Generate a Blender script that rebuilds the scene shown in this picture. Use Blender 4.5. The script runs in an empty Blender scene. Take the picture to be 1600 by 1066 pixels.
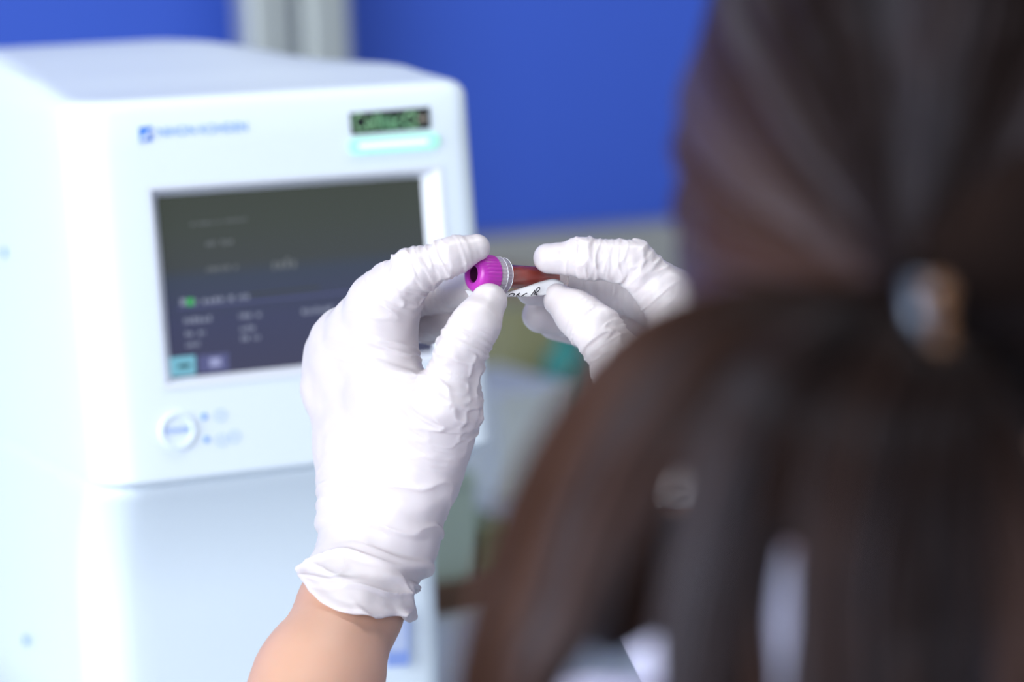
import bpy, bmesh, math, random
import numpy as np
from math import sin, cos, radians, pi, sqrt
from mathutils import Vector, Matrix
random.seed(7); RNG = np.random.default_rng(11)
SC = bpy.context.scene; COL = SC.collection

# ------------------------------------------------------------------ camera
CAMZ = 1.2
LENS = 100.0
FPX = 1600 * LENS / 36.0
_y, _p, _r = radians(24.7), radians(7.7), radians(2.3)
FWD = np.array([sin(_y)*cos(_p), cos(_y)*cos(_p), -sin(_p)])
_rt = np.array([cos(_y), -sin(_y), 0.0]); _up = np.cross(_rt, FWD)
RT = _rt*cos(_r) - _up*sin(_r); UP = _up*cos(_r) + _rt*sin(_r)
ORG = np.array([0, 0, CAMZ])
cam_d = bpy.data.cameras.new('camera'); cam = bpy.data.objects.new('camera', cam_d); COL.objects.link(cam)
m = Matrix.Identity(4)
for i in range(3):
    m[i][0] = RT[i]; m[i][1] = UP[i]; m[i][2] = -FWD[i]; m[i][3] = ORG[i]
cam.matrix_world = m
cam_d.lens = LENS; cam_d.sensor_width = 36; cam_d.clip_start = 0.02; cam_d.clip_end = 50
FOCUS = 1.2
cam_d.dof.use_dof = True; cam_d.dof.focus_distance = FOCUS - 0.008; cam_d.dof.aperture_fstop = 4.6
SC.camera = cam
SC.view_settings.view_transform = 'Standard'; SC.view_settings.look = 'None'
SC.view_settings.gamma = 1; SC.view_settings.use_curve_mapping = False
SC.view_settings.exposure = 0.0

def RAY(x, y): return FWD + RT*((x-800)/FPX) - UP*((y-533)/FPX)
def P(x, y, d): return ORG + RAY(x, y)*d
def CC(x, y, d): return ORG + RT*x + UP*y + FWD*d          # metres right / up / ahead of the lens
def H(x, y, dd): return P(x, y, FOCUS + dd/1000.0)          # around the focus distance, dd in mm
MM = 0.001

# ------------------------------------------------------------------ light
w = bpy.data.worlds.new('world'); SC.world = w; w.use_nodes = True
w.node_tree.nodes['Background'].inputs[0].default_value = (0.78, 0.86, 1.0, 1)
w.node_tree.nodes['Background'].inputs[1].default_value = 0.42
_nt = w.node_tree; _tc = _nt.nodes.new('ShaderNodeTexCoord'); _sp = _nt.nodes.new('ShaderNodeSeparateXYZ')
_nt.links.new(_tc.outputs['Generated'], _sp.inputs[0])
_m1 = _nt.nodes.new('ShaderNodeMapRange'); _m1.inputs[1].default_value = 0.0; _m1.inputs[2].default_value = 0.9; _m1.inputs[3].default_value = 1.0; _m1.inputs[4].default_value = 0.35
_m2 = _nt.nodes.new('ShaderNodeMapRange'); _m2.inputs[1].default_value = -0.8; _m2.inputs[2].default_value = 0.8; _m2.inputs[3].default_value = 0.58; _m2.inputs[4].default_value = 0.34
_mm = _nt.nodes.new('ShaderNodeMath'); _mm.operation = 'MULTIPLY'
_nt.links.new(_sp.outputs[2], _m1.inputs[0]); _nt.links.new(_sp.outputs[0], _m2.inputs[0])
_nt.links.new(_m1.outputs[0], _mm.inputs[0]); _nt.links.new(_m2.outputs[0], _mm.inputs[1])
_nt.links.new(_mm.outputs[0], _nt.nodes['Background'].inputs[1])
def area(name, loc, target, sx, sy, power, col):
    l = bpy.data.lights.new(name, 'AREA'); l.shape = 'RECTANGLE'; l.size = sx; l.size_y = sy
    l.energy = power; l.color = col
    o = bpy.data.objects.new(name, l); COL.objects.link(o); o.location = loc
    o.rotation_euler = (Vector(target)-Vector(loc)).to_track_quat('-Z', 'Y').to_euler()
    return o
area('window_daylight', (-1.55, -0.20, 1.65), (0.5, 0.25, 1.30), 2.9, 1.5, 122, (0.90, 0.96, 1.0))
area('overhead_fill', (0.9, 1.0, 2.65), (0.9, 1.0, 0), 1.2, 0.3, 14, (0.95, 0.97, 1.0))  # added overhead fill without a fixture, lifts the bench behind the analyzer

# ------------------------------------------------------------------ materials
def mat(name, col, rough=0.5, metal=0.0, **k):
    m = bpy.data.materials.new(name); m.use_nodes = True
    b = m.node_tree.nodes['Principled BSDF']
    b.inputs['Base Color'].default_value = (*col, 1); b.inputs['Roughness'].default_value = rough
    b.inputs['Metallic'].default_value = metal
    for a, v in k.items():
        if a in b.inputs: b.inputs[a].default_value = v
    return m
def noise_mat(name, c1, c2, scale=20, rough=0.5, bump=0.0, stretch=(1, 1, 1), **k):
    m = mat(name, c1, rough, **k); nt = m.node_tree; b = nt.nodes['Principled BSDF']
    tc = nt.nodes.new('ShaderNodeTexCoord'); mp = nt.nodes.new('ShaderNodeMapping'); mp.inputs['Scale'].default_value = stretch
    n = nt.nodes.new('ShaderNodeTexNoise'); n.inputs['Scale'].default_value = scale; n.inputs['Detail'].default_value = 4
    r = nt.nodes.new('ShaderNodeMix'); r.data_type = 'RGBA'
    r.inputs[6].default_value = (*c1, 1); r.inputs[7].default_value = (*c2, 1)
    nt.links.new(tc.outputs['Object'], mp.inputs[0]); nt.links.new(mp.outputs[0], n.inputs['Vector'])
    nt.links.new(n.outputs['Fac'], r.inputs[0]); nt.links.new(r.outputs[2], b.inputs['Base Color'])
    if bump:
        bp = nt.nodes.new('ShaderNodeBump'); bp.inputs['Distance'].default_value = bump; bp.inputs['Strength'].default_value = 0.6
        nt.links.new(n.outputs['Fac'], bp.inputs['Height']); nt.links.new(bp.outputs[0], b.inputs['Normal'])
    return m
def emis(name, col, s):
    m = mat(name, (0.02, 0.02, 0.02), 0.3)
    b = m.node_tree.nodes['Principled BSDF']; b.inputs['Emission Color'].default_value = (*col, 1); b.inputs['Emission Strength'].default_value = s
    return m
M = {}
M['plastic'] = noise_mat('white instrument plastic', (0.77, 0.855, 0.95), (0.79, 0.875, 0.96), 300, 0.42, 0.0)
M['plastic2'] = noise_mat('white door plastic', (0.76, 0.85, 0.95), (0.78, 0.87, 0.96), 300, 0.45, 0.0)
M['bezel'] = mat('pale bezel plastic', (0.80, 0.83, 0.92), 0.4)
M['blue_print'] = mat('blue print', (0.05, 0.22, 0.80), 0.5)
M['pale_print'] = mat('pale blue print', (0.14, 0.36, 0.80), 0.5)
M['black_gloss'] = mat('black display strip', (0.01, 0.016, 0.016), 0.25)
M['green_print'] = noise_mat('green print', (0.14, 0.58, 0.30), (0.45, 0.60, 0.32), 60, 0.5)
M['beige_print'] = mat('beige print', (0.50, 0.42, 0.34), 0.5)
M['led'] = emis('mint status light', (0.42, 1.0, 0.84), 1.1)
M['led_core'] = emis('mint status light centre', (0.85, 1.0, 0.95), 1.4)
M['glove'] = noise_mat('white latex', (0.68, 0.625, 0.64), (0.63, 0.57, 0.585), 60, 0.38, 0.0002, **{'Subsurface Weight': 0.22, 'Subsurface Scale': 0.006, 'Subsurface Radius': (1.0, 0.72, 0.68)})
M['skin'] = noise_mat('skin', (0.64, 0.38, 0.28), (0.57, 0.32, 0.22), 40, 0.5, 0.0002, **{'Subsurface Weight': 0.25, 'Subsurface Scale': 0.008, 'Subsurface Radius': (1.0, 0.35, 0.2)})
M['blood_spot'] = mat('red spot', (0.6, 0.03, 0.02), 0.4)
M['cap'] = mat('magenta plastic', (0.48, 0.035, 0.43), 0.32, **{'Subsurface Weight': 0.1, 'Subsurface Scale': 0.002})
M['cap_in'] = mat('dark magenta rubber', (0.07, 0.006, 0.055), 0.5)
M['ring'] = mat('frosted clear plastic', (0.80, 0.74, 0.85), 0.3, **{'Transmission Weight': 0.55, 'IOR': 1.25})
M['tube'] = mat('clear tube plastic', (1, 0.97, 0.97), 0.06, **{'Transmission Weight': 1.0, 'IOR': 1.15})
M['blood'] = noise_mat('blood', (0.42, 0.018, 0.015), (0.26, 0.08, 0.045), 140, 0.25, 0.0, (1, 1, 1), **{'Coat Weight': 1.0, 'Coat Roughness': 0.05})
M['paper'] = mat('white paper label', (0.86, 0.86, 0.90), 0.6)
M['ink'] = mat('black ink', (0.01, 0.01, 0.015), 0.5)
M['hair'] = noise_mat('dark brown hair', (0.004, 0.003, 0.003), (0.020, 0.011, 0.009), 32, 0.34, 0.0, (1, 1, 0.25), **{'Specular IOR Level': 0.35, 'Specular Tint': (0.58, 0.76, 1.0, 1)})
_n = M['hair'].node_tree; _b = _n.nodes['Principled BSDF']; _at = _n.nodes.new('ShaderNodeAttribute'); _at.attribute_name = 'lock_tone_sheen'  # per-lock tone, with sky sheen painted into colour and gloss
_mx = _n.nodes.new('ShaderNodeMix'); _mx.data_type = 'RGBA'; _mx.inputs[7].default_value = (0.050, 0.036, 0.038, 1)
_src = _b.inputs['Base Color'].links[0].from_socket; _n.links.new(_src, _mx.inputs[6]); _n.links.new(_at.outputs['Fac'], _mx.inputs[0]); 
_m2_ = _n.nodes.new('ShaderNodeMix'); _m2_.data_type = 'RGBA'; _m2_.inputs[7].default_value = (0.095, 0.044, 0.030, 1); _aw = _n.nodes.new('ShaderNodeAttribute'); _aw.attribute_name = 'lock_edge_light'  # brown for light shining through the outer hair edges, painted as colour
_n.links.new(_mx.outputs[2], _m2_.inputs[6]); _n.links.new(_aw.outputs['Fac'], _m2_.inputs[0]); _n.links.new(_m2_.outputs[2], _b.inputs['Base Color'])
_mr = _n.nodes.new('ShaderNodeMapRange'); _mr.inputs[3].default_value = 0.05; _mr.inputs[4].default_value = 1.0
_n.links.new(_at.outputs['Fac'], _mr.inputs[0]); _n.links.new(_mr.outputs[0], _b.inputs['Specular IOR Level'])
M['coat'] = noise_mat('white coat cotton', (0.66, 0.66, 0.84), (0.60, 0.60, 0.80), 200, 0.8, 0.0003)
M['silver'] = mat('silver metal', (0.11, 0.13, 0.18), 0.4, 0.6)
M['amber'] = mat('amber bead', (0.22, 0.10, 0.045), 0.2, **{'Transmission Weight': 0.3})
M['trouser'] = noise_mat('navy cotton', (0.02, 0.025, 0.05), (0.03, 0.035, 0.07), 120, 0.8)
M['blue_wall'] = noise_mat('blue wall paint', (0.040, 0.110, 0.60), (0.043, 0.118, 0.62), 8, 0.65)
M['alu'] = noise_mat('brushed aluminium', (0.50, 0.54, 0.54), (0.44, 0.48, 0.48), 30, 0.45, 0.0, (20, 20, 0.5), metal=0.35)
M['bench'] = noise_mat('grey bench laminate', (0.48, 0.53, 0.56), (0.44, 0.49, 0.52), 60, 0.5)
M['upstand'] = noise_mat('beige grey laminate', (0.38, 0.38, 0.36), (0.33, 0.34, 0.33), 20, 0.6)
M['cab'] = mat('pale cabinet laminate', (0.60, 0.62, 0.64), 0.5)
M['floor'] = noise_mat('grey vinyl floor', (0.30, 0.32, 0.34), (0.26, 0.28, 0.31), 30, 0.5)
M['wall'] = noise_mat('white wall paint', (0.78, 0.8, 0.82), (0.75, 0.77, 0.8), 10, 0.8)
M['sage'] = noise_mat('sage green card', (0.48, 0.58, 0.48), (0.44, 0.54, 0.44), 30, 0.6)
M['leaf'] = noise_mat('mid green card', (0.22, 0.29, 0.14), (0.18, 0.25, 0.11), 30, 0.6)
M['olive'] = noise_mat('olive card', (0.36, 0.35, 0.19), (0.31, 0.30, 0.16), 30, 0.6)
M['teal'] = mat('teal plastic', (0.04, 0.30, 0.27), 0.4)
M['tan'] = noise_mat('tan card', (0.36, 0.27, 0.17), (0.30, 0.22, 0.14), 30, 0.7)
M['brown'] = noise_mat('brown wood', (0.13, 0.065, 0.035), (0.09, 0.045, 0.025), 20, 0.6, 0.0005, (1, 8, 8))
M['frost'] = noise_mat('grey translucent plastic', (0.66, 0.70, 0.68), (0.60, 0.65, 0.63), 10, 0.4)

# ------------------------------------------------------------------ object helpers
def link(o, parent=None):
    COL.objects.link(o)
    if parent is not None: o.parent = parent
    return o
def tag(o, label=None, cat=None, group=None, kind=None):
    if label: o['label'] = label
    if cat: o['category'] = cat
    if group: o['group'] = group
    if kind: o['kind'] = kind
    return o
def empty(name, loc=(0, 0, 0)):
    o = bpy.data.objects.new(name, None); o.empty_display_size = 0.05; COL.objects.link(o); o.location = loc; return o
def from_arrays(name, V, Fq, m, parent=None, smooth=True, off=None):
    V = np.asarray(V, float)
    if parent is not None and off is None: V = V - np.array(parent.matrix_world.translation if False else parent.location)
    me = bpy.data.meshes.new(name); Fq = np.asarray(Fq, np.int32); n = Fq.shape[1]
    me.vertices.add(len(V)); me.vertices.foreach_set('co', V.astype(np.float32).ravel())
    me.loops.add(Fq.size); me.loops.foreach_set('vertex_index', Fq.ravel())
    me.polygons.add(len(Fq)); me.polygons.foreach_set('loop_start', np.arange(0, Fq.size, n, dtype=np.int32))
    me.update(calc_edges=True); me.validate()
    if smooth: me.polygons.foreach_set('use_smooth', np.ones(len(me.polygons), bool))
    me.materials.append(m)
    return link(bpy.data.objects.new(name, me), parent)
def obj_bm(name, bm, m, parent=None, smooth=False, bevel=0, seg=3, world=True):
    """bm is in world coordinates; the parent (an unrotated thing) gives the offset"""
    if parent is not None and world:
        bmesh.ops.translate(bm, vec=-Vector(parent_world(parent)), verts=bm.verts)
    bmesh.ops.recalc_face_normals(bm, faces=bm.faces)
    if bevel:
        bmesh.ops.bevel(bm, geom=list(bm.edges), offset=bevel, segments=seg, profile=0.5, affect='EDGES', clamp_overlap=True)
    me = bpy.data.meshes.new(name); bm.to_mesh(me); bm.free()
    if smooth: me.polygons.foreach_set('use_smooth', np.ones(len(me.polygons), bool))
    me.materials.append(m)
    return link(bpy.data.objects.new(name, me), parent)
def parent_world(p):
    v = Vector(p.location)
    while p.parent is not None:
        p = p.parent; v = v + Vector(p.location)
    return v
def box_bm(x0, x1, y0, y1, z0, z1, bm=None):
    bm = bm or bmesh.new()
    vs = [bm.verts.new((x, y, z)) for z in (z0, z1) for y in (y0, y1) for x in (x0, x1)]
    for f in ((0, 2, 3, 1), (4, 5, 7, 6), (0, 1, 5, 4), (2, 6, 7, 3), (0, 4, 6, 2), (1, 3, 7, 5)):
        bm.faces.new([vs[i] for i in f])
    return bm
def box(name, x0, x1, y0, y1, z0, z1, m, parent=None, bevel=0.002):
    return obj_bm(name, box_bm(x0, x1, y0, y1, z0, z1), m, parent, bevel=bevel, seg=2)
def frame_of(axis, hint=(0, 0, 1)):
    a = np.array(axis, float); a /= np.linalg.norm(a); h = np.array(hint, float)
    if abs(a@h) > 0.95: h = np.array([1., 0, 0])
    u = np.cross(h, a); u /= np.linalg.norm(u); v = np.cross(a, u); return a, u, v
def lathe(name, base, axis, prof, m, parent=None, n=48, smooth=True, ripple=None, closed=True):
    """prof: (distance along the axis, radius)"""
    a, u, v = frame_of(axis); V = []; Fq = []
    for s, r in prof:
        for k in range(n):
            t = 2*pi*k/n; rr = r*(ripple(k, s) if ripple else 1)
            V.append(np.array(base)+a*s+(u*cos(t)+v*sin(t))*rr)
    for i in range(len(prof)-1):
        for k in range(n):
            k2 = (k+1) % n; Fq.append((i*n+k, i*n+k2, (i+1)*n+k2, (i+1)*n+k))
    bm = bmesh.new(); vs = [bm.verts.new(p) for p in V]
    for f in Fq: bm.faces.new([vs[i] for i in f])
    if closed:
        bm.faces.new([vs[k] for k in range(n)]); bm.faces.new([vs[(len(prof)-1)*n+k] for k in range(n)])
    o = obj_bm(name, bm, m, parent, smooth=smooth)
    if smooth: o.data.set_sharp_from_angle(angle=radians(38))
    return o
def tube_arrays(paths, radii, sides=4):
    """paths (N,S,3), radii (N,S) -> vertices and quads of N thin tubes"""
    N, S, _ = paths.shape
    T = np.gradient(paths, axis=1); T /= np.linalg.norm(T, axis=2, keepdims=True)+1e-12
    h = np.broadcast_to(FWD, T.shape); Uv = np.cross(h, T); nn = np.linalg.norm(Uv, axis=2, keepdims=True)
    Uv = np.where(nn < 0.1, np.cross(np.broadcast_to(UP, T.shape), T), Uv); Uv /= np.linalg.norm(Uv, axis=2, keepdims=True)+1e-12
    W = np.cross(T, Uv)
    V = np.empty((N, S, sides, 3))
    for k in range(sides):
        t = 2*pi*k/sides; V[:, :, k] = paths+(Uv*cos(t)+W*sin(t))*radii[:, :, None]
    idx = np.arange(N*S*sides).reshape(N, S, sides)
    a = idx[:, :-1, :]; b = idx[:, 1:, :]
    Fq = np.stack([a, np.roll(a, -1, 2), np.roll(b, -1, 2), b], -1).reshape(-1, 4)
    return V.reshape(-1, 3), Fq
def spline(pts, n):
    """Catmull-Rom through pts, n samples"""
    pts = np.asarray(pts, float); k = len(pts); t = np.linspace(0, k-1, n); i = np.clip(t.astype(int), 0, k-2); f = (t-i)[:, None]
    g = lambda j: pts[np.clip(j, 0, k-1)]
    p0, p1, p2, p3 = g(i-1), g(i), g(i+1), g(i+2)
    return 0.5*((2*p1)+(-p0+p2)*f+(2*p0-5*p1+4*p2-p3)*f**2+(-p0+3*p1-3*p2+p3)*f**3)
def text_obj(name, s, origin, ex, ey, height, width, m, parent, depth=0.0003):
    """lettering as a mesh: origin = lower left corner, ex/ey = unit directions in the surface"""
    c = bpy.data.curves.new(name, 'FONT'); c.body = s; c.size = 1.0; c.extrude = 0.0
    o = bpy.data.objects.new(name, c); COL.objects.link(o)
    dg = bpy.context.evaluated_depsgraph_get(); me = bpy.data.meshes.new_from_object(o.evaluated_get(dg))
    bpy.data.objects.remove(o); bpy.data.curves.remove(c)
    V = np.array([v.co[:] for v in me.vertices]); mn, mx = V.min(0), V.max(0)
    ex = np.array(ex, float); ey = np.array(ey, float); nz = np.cross(ex, ey)
    W = np.array(origin)[None]+((V[:, 0]-mn[0])/(mx[0]-mn[0])*width)[:, None]*ex+((V[:, 1]-mn[1])/(mx[1]-mn[1])*height)[:, None]*ey+nz*depth
    W = W-np.array(parent_world(parent))
    for i, v in enumerate(me.vertices): v.co = W[i]
    me.materials.clear(); me.materials.append(m); me.name = name
    return link(bpy.data.objects.new(name, me), parent)

# ------------------------------------------------------------------ vector noise and implicit surfaces
def _hash(ix, iy, iz, seed):
    h = (ix.astype(np.int64)*374761393+iy.astype(np.int64)*668265263+iz.astype(np.int64)*2147483647+seed*974711) & 0xffffffff
    h = ((h ^ (h >> 13))*1274126177) & 0xffffffff; h = h ^ (h >> 16)
    return (h & 0xffff)/65535.0*2-1
def vnoise(p, seed=0):
    p = np.asarray(p, float); i = np.floor(p).astype(np.int64); f = p-i; f = f*f*f*(f*(f*6-15)+10)
    r = 0
    for dx in (0, 1):
        wx = f[..., 0] if dx else 1-f[..., 0]
        for dy in (0, 1):
            wy = f[..., 1] if dy else 1-f[..., 1]
            for dz in (0, 1):
                wz = f[..., 2] if dz else 1-f[..., 2]
                r = r+wx*wy*wz*_hash(i[..., 0]+dx, i[..., 1]+dy, i[..., 2]+dz, seed)
    return r
def cone(p, a, b, ra, rb, sq=None):
    a = np.asarray(a, float); ab = np.asarray(b, float)-a; L = ab@ab
    t = np.clip(((p-a)@ab)/(L+1e-12), 0, 1)
    return np.linalg.norm(p-a-t[..., None]*ab, axis=-1)-(ra+(rb-ra)*t)
def ell(p, c, ax, R):
    """ellipsoid, columns of R = its axes"""
    q = (p-np.asarray(c))@np.asarray(R); ax = np.asarray(ax, float)
    k0 = np.linalg.norm(q/ax, axis=-1); k1 = np.linalg.norm(q/ax**2, axis=-1)
    return k0*(k0-1)/(k1+1e-9)
def smin(a, b, k):
    h = np.clip(0.5+0.5*(b-a)/k, 0, 1); return b+(a-b)*h-k*h*(1-h)
def smax(a, b, k): return -smin(-a, -b, k)
def chain(p, pts, k=0.004):
    """pts: list of (point, radius)"""
    d = None
    for (a, ra), (b, rb) in zip(pts[:-1], pts[1:]):
        c = cone(p, a, b, ra, rb); d = c if d is None else smin(d, c, k)
    return d
def surface_nets(f, lo, hi, h, project=3):
    lo = np.asarray(lo, float); n = np.ceil((np.asarray(hi)-lo)/h).astype(int)+1
    ax = [lo[i]+np.arange(n[i])*h for i in range(3)]
    Vg = np.empty(n, np.float32)
    step = max(1, int(400000/(n[1]*n[2])))
    Y, Z = np.meshgrid(ax[1], ax[2], indexing='ij')
    for s in range(0, n[0], step):
        xs = ax[0][s:s+step]; pts = np.empty((len(xs), n[1], n[2], 3))
        pts[..., 0] = xs[:, None, None]; pts[..., 1] = Y; pts[..., 2] = Z
        Vg[s:s+step] = f(pts)
    S = Vg < 0
    c = np.zeros(n-1, np.int8)
    for dx in (0, 1):
        for dy in (0, 1):
            for dz in (0, 1): c += S[dx:n[0]-1+dx, dy:n[1]-1+dy, dz:n[2]-1+dz]
    act = (c > 0) & (c < 8); idx = -np.ones(act.shape, np.int64); ii = np.argwhere(act); idx[act] = np.arange(len(ii))
    acc = np.zeros((len(ii), 3)); cnt = np.zeros(len(ii))
    cor = [(x, y, z) for x in (0, 1) for y in (0, 1) for z in (0, 1)]
    for a in cor:
        for axn in range(3):
            if a[axn] == 1: continue
            b = list(a); b[axn] = 1
            va = Vg[ii[:, 0]+a[0], ii[:, 1]+a[1], ii[:, 2]+a[2]].astype(float); vb = Vg[ii[:, 0]+b[0], ii[:, 1]+b[1], ii[:, 2]+b[2]].astype(float)
            mk = (va < 0) != (vb < 0); t = np.where(mk, va/np.where(mk, va-vb, 1), 0)
            pt = np.array(a, float)[None].repeat(len(ii), 0); pt[:, axn] += t
            acc += pt*mk[:, None]; cnt += mk
    V = lo+(ii+acc/cnt[:, None])*h
    F = []
    for axn in range(3):
        o = [i for i in range(3) if i != axn]
        sl0 = [slice(None)]*3; sl1 = [slice(None)]*3; sl0[axn] = slice(0, -1); sl1[axn] = slice(1, None)
        A = S[tuple(sl0)]; B = S[tuple(sl1)]
        e = np.argwhere(A != B)
        e = e[(e[:, o[0]] > 0) & (e[:, o[1]] > 0) & (e[:, o[0]] < n[o[0]]-1) & (e[:, o[1]] < n[o[1]]-1)]
        def q(d0, d1):
            g = e.copy(); g[:, o[0]] += d0; g[:, o[1]] += d1; return idx[g[:, 0], g[:, 1], g[:, 2]]
        Q = np.stack([q(-1, -1), q(0, -1), q(0, 0), q(-1, 0)], 1)
        fl = A[e[:, 0], e[:, 1], e[:, 2]]
        if axn == 1: fl = ~fl
        Q[~fl] = Q[~fl][:, ::-1]; F.append(Q)
    F = np.concatenate(F); F = F[(F >= 0).all(1)]
    for _ in range(project): V = newton(f, V, h)
    return V, F
def grad(f, V, e=2e-4):
    d0 = f(V); g = np.stack([f(V+np.eye(3)[i]*e)-d0 for i in range(3)], -1)/e
    return d0, g
def newton(f, V, h):
    d, g = grad(f, V); n2 = (g**2).sum(-1)+0.05
    return V-np.clip(d/n2, -h, h)[:, None]*g
def subdivide(V, F):
    """one linear split of every quad into four"""
    n = len(V); E = np.sort(np.stack([F, np.roll(F, -1, 1)], -1).reshape(-1, 2), 1)
    key = E[:, 0]*n+E[:, 1]; u, inv = np.unique(key, return_inverse=True)
    Em = (V[u//n]+V[u % n])/2; Fm = V[F].mean(1); ei = (n+inv).reshape(-1, 4); fi = n+len(u)+np.arange(len(F))
    Q = np.concatenate([np.stack([F[:, k], ei[:, k], fi, ei[:, k-1]], 1) for k in range(4)])
    return np.concatenate([V, Em, Fm]), Q

# ================================================================== SETTING
BZ = CAMZ-0.446                       # bench top
WY = 2.60
bm = box_bm(-1.7, 3.6, WY, WY+0.12, 0, 2.8); tag(obj_bm('wall_back', bm, M['blue_wall']), kind='structure')
bm = box_bm(-1.82, 3.6, -2.4, WY+0.12, -0.08, 0); tag(obj_bm('floor', bm, M['floor']), kind='structure')
bm = box_bm(-1.82, -1.7, -2.4, WY+0.12, 0, 0.85); box_bm(-1.82, -1.7, -2.4, WY+0.12, 2.45, 2.8, bm)
box_bm(-1.82, -1.7, 1.25, WY+0.12, 0.85, 2.45, bm); box_bm(-1.82, -1.7, -2.4, -1.95, 0.85, 2.45, bm)
tag(obj_bm('wall_left', bm, M['wall']), kind='structure')
tag(obj_bm('wall_right', box_bm(3.6, 3.72, -2.4, WY+0.12, 0, 2.8), M['wall']), kind='structure')
bm = bmesh.new()
for y in (-1.95, -0.9, 0.2, 1.21): box_bm(-1.79, -1.73, y, y+0.04, 0.85, 2.45, bm)
for z in (0.85, 2.41): box_bm(-1.79, -1.73, -1.95, 1.25, z, z+0.04, bm)
tag(obj_bm('window_1', bm, M['cab']), kind='structure')

bench = empty('lab_bench', (1.2, 1.9, 0)); tag(bench, 'long grey laminate lab bench under the white instrument, running to the blue wall', 'bench')
box('bench_top', 0.05, 3.4, 1.26, WY-0.002, BZ-0.04, BZ, M['bench'], bench, 0.004)
box('cabinet', 0.09, 3.36, 1.32, WY-0.01, 0.08, BZ-0.04, M['cab'], bench, 0.003)
box('plinth', 0.12, 3.33, 1.38, WY-0.02, 0.0, 0.08, M['upstand'], bench, 0.002)
tag(box('trim_1', 0.05, 3.4, WY-0.06, WY-0.001, BZ+0.0005, CAMZ-0.275, M['upstand'], None, 0.004), kind='structure')

# aluminium posts of the partition, in front of the blue wall
def post(px0, px1, lab):
    Y = WY-0.10
    xs = [(RAY(p, 30)*(Y/RAY(p, 30)[1]))[0] for p in (px0, px1)]
    x0, x1 = xs; w_ = x1-x0; e = empty('metal_post', ((x0+x1)/2, Y, BZ)); tag(e, lab, 'post', 'metal posts against the blue wall')
    pr = []; r = 0.012; d = 0.038
    for cx, cy, a0 in ((x1-r, Y+d-r, 0), (x0+r, Y+d-r, 90), (x0+r, Y-0.0+r-d*0.3, 180), (x1-r, Y+r-d*0.3, 270)):
        for k in range(7):
            a = radians(a0+k*15); pr.append((cx+r*cos(a), cy+r*sin(a)))
    b = bmesh.new(); lo = [b.verts.new((x, y, BZ+0.012)) for x, y in pr]; hi = [b.verts.new((x, y, 2.78)) for x, y in pr]
    for k in range(len(pr)): b.faces.new((lo[k], lo[(k+1) % len(pr)], hi[(k+1) % len(pr)], hi[k]))
    b.faces.new(lo); b.faces.new(hi); obj_bm('post_tube', b, M['alu'], e)
    box('foot_plate', x0-0.0005, x1+0.0005, Y-0.03, Y+0.032, BZ, BZ+0.012, M['alu'], e, 0.001)
    return e
post(381, 457, 'left one of the two upright grey metal posts behind the white instrument')
post(468, 545, 'right one of the two upright grey metal posts behind the white instrument')

# ================================================================== BLOOD ANALYZER
an = empty('blood_analyzer', (0.505, 1.55, BZ)); tag(an, 'white blood cell analyzer with dark screen and mint status light on the lab bench', 'analyzer')
TAU = radians(5)
EX = np.array([1., 0, 0]); EV = np.array([0, sin(TAU), cos(TAU)]); EN = np.array([0, -cos(TAU), sin(TAU)])
FO = ORG+RAY(200, 400)*1.42           # a point of the tilted front
def FACE(px, py, off=0.0):
    r = RAY(px, py); A = FO+EN*off; return ORG+r*(((A-ORG)@EN)/(r@EN))
def yfront(z): return FO[1]+(z-FO[2])*sin(TAU)/cos(TAU)
X0, X1 = 0.394, 0.613
def rring(x0, x1, y0, y1, rf, rb, n=8):
    out = []
    for cx, cy, r, a0 in ((x1-rb, y1-rb, rb, 0), (x0+rb, y1-rb, rb, 90), (x0+rf, y0+rf, rf, 180), (x1-rf*0.55, y0+rf*0.55, rf*0.55, 270)):
        for k in range(n+1):
            a = radians(a0+90*k/n); out.append((cx+r*cos(a), cy+r*sin(a)))
    full = []
    for i, p in enumerate(out):
        full.append(p)
        if i % (n+1) == n:
            q_ = out[(i+1) % len(out)]
            full += [(p[0]+(q_[0]-p[0])*t/14, p[1]+(q_[1]-p[1])*t/14) for t in range(1, 14)]
    return full
def crown(x, y):
    s = lambda t: (lambda u: u*u*(3-2*u))(min(max(t, 0), 1))
    cx = s((x-X0)/0.012)*s((X1-x)/0.085)
    return 0.007*s((y-1.375)/0.09)+0.015*s((y-1.42)/0.17)*cx - 0.05*s((y-1.64)/0.14)
def loft(levels, name, m, parent, top=None):
    b = bmesh.new(); rings = []
    for pts, z in levels:
        rings.append([b.verts.new((x, y, z(x, y) if callable(z) else z)) for x, y in pts])
    n = len(rings[0])
    for a, c in zip(rings[:-1], rings[1:]):
        for k in range(n): b.faces.new((a[k], a[(k+1) % n], c[(k+1) % n], c[k]))
    b.faces.new(rings[0]); b.faces.new(rings[-1])
    return obj_bm(name, b, m, parent, smooth=True)
ZT = CAMZ-0.063; ZB = CAMZ-0.254
lv = []
YB = 1.80
lv.append((rring(X0+0.003, X1-0.003, yfront(ZB)+0.003, YB, 0.022, 0.03), ZB-0.0025))
for z in np.linspace(ZB, ZT-0.008, 12): lv.append((rring(X0, X1, yfront(z), YB, 0.022, 0.03), float(z)))
for k in range(1, 6):
    a = radians(18*k); ins = 0.008*(1-cos(a)); zz = ZT-0.008+0.008*sin(a)
    lv.append((rring(X0+ins, X1-ins, yfront(ZT)+ins, YB-ins, 0.022, 0.03), (lambda zz, f: (lambda x, y: zz+crown(x, y)*f))(zz, k/5.0)))
base = rring(X0+0.008, X1-0.008, yfront(ZT)+0.008, YB-0.008, 0.022, 0.03)
cx0, cy0 = (X0+X1)/2, (yfront(ZT)+YB)/2
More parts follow.
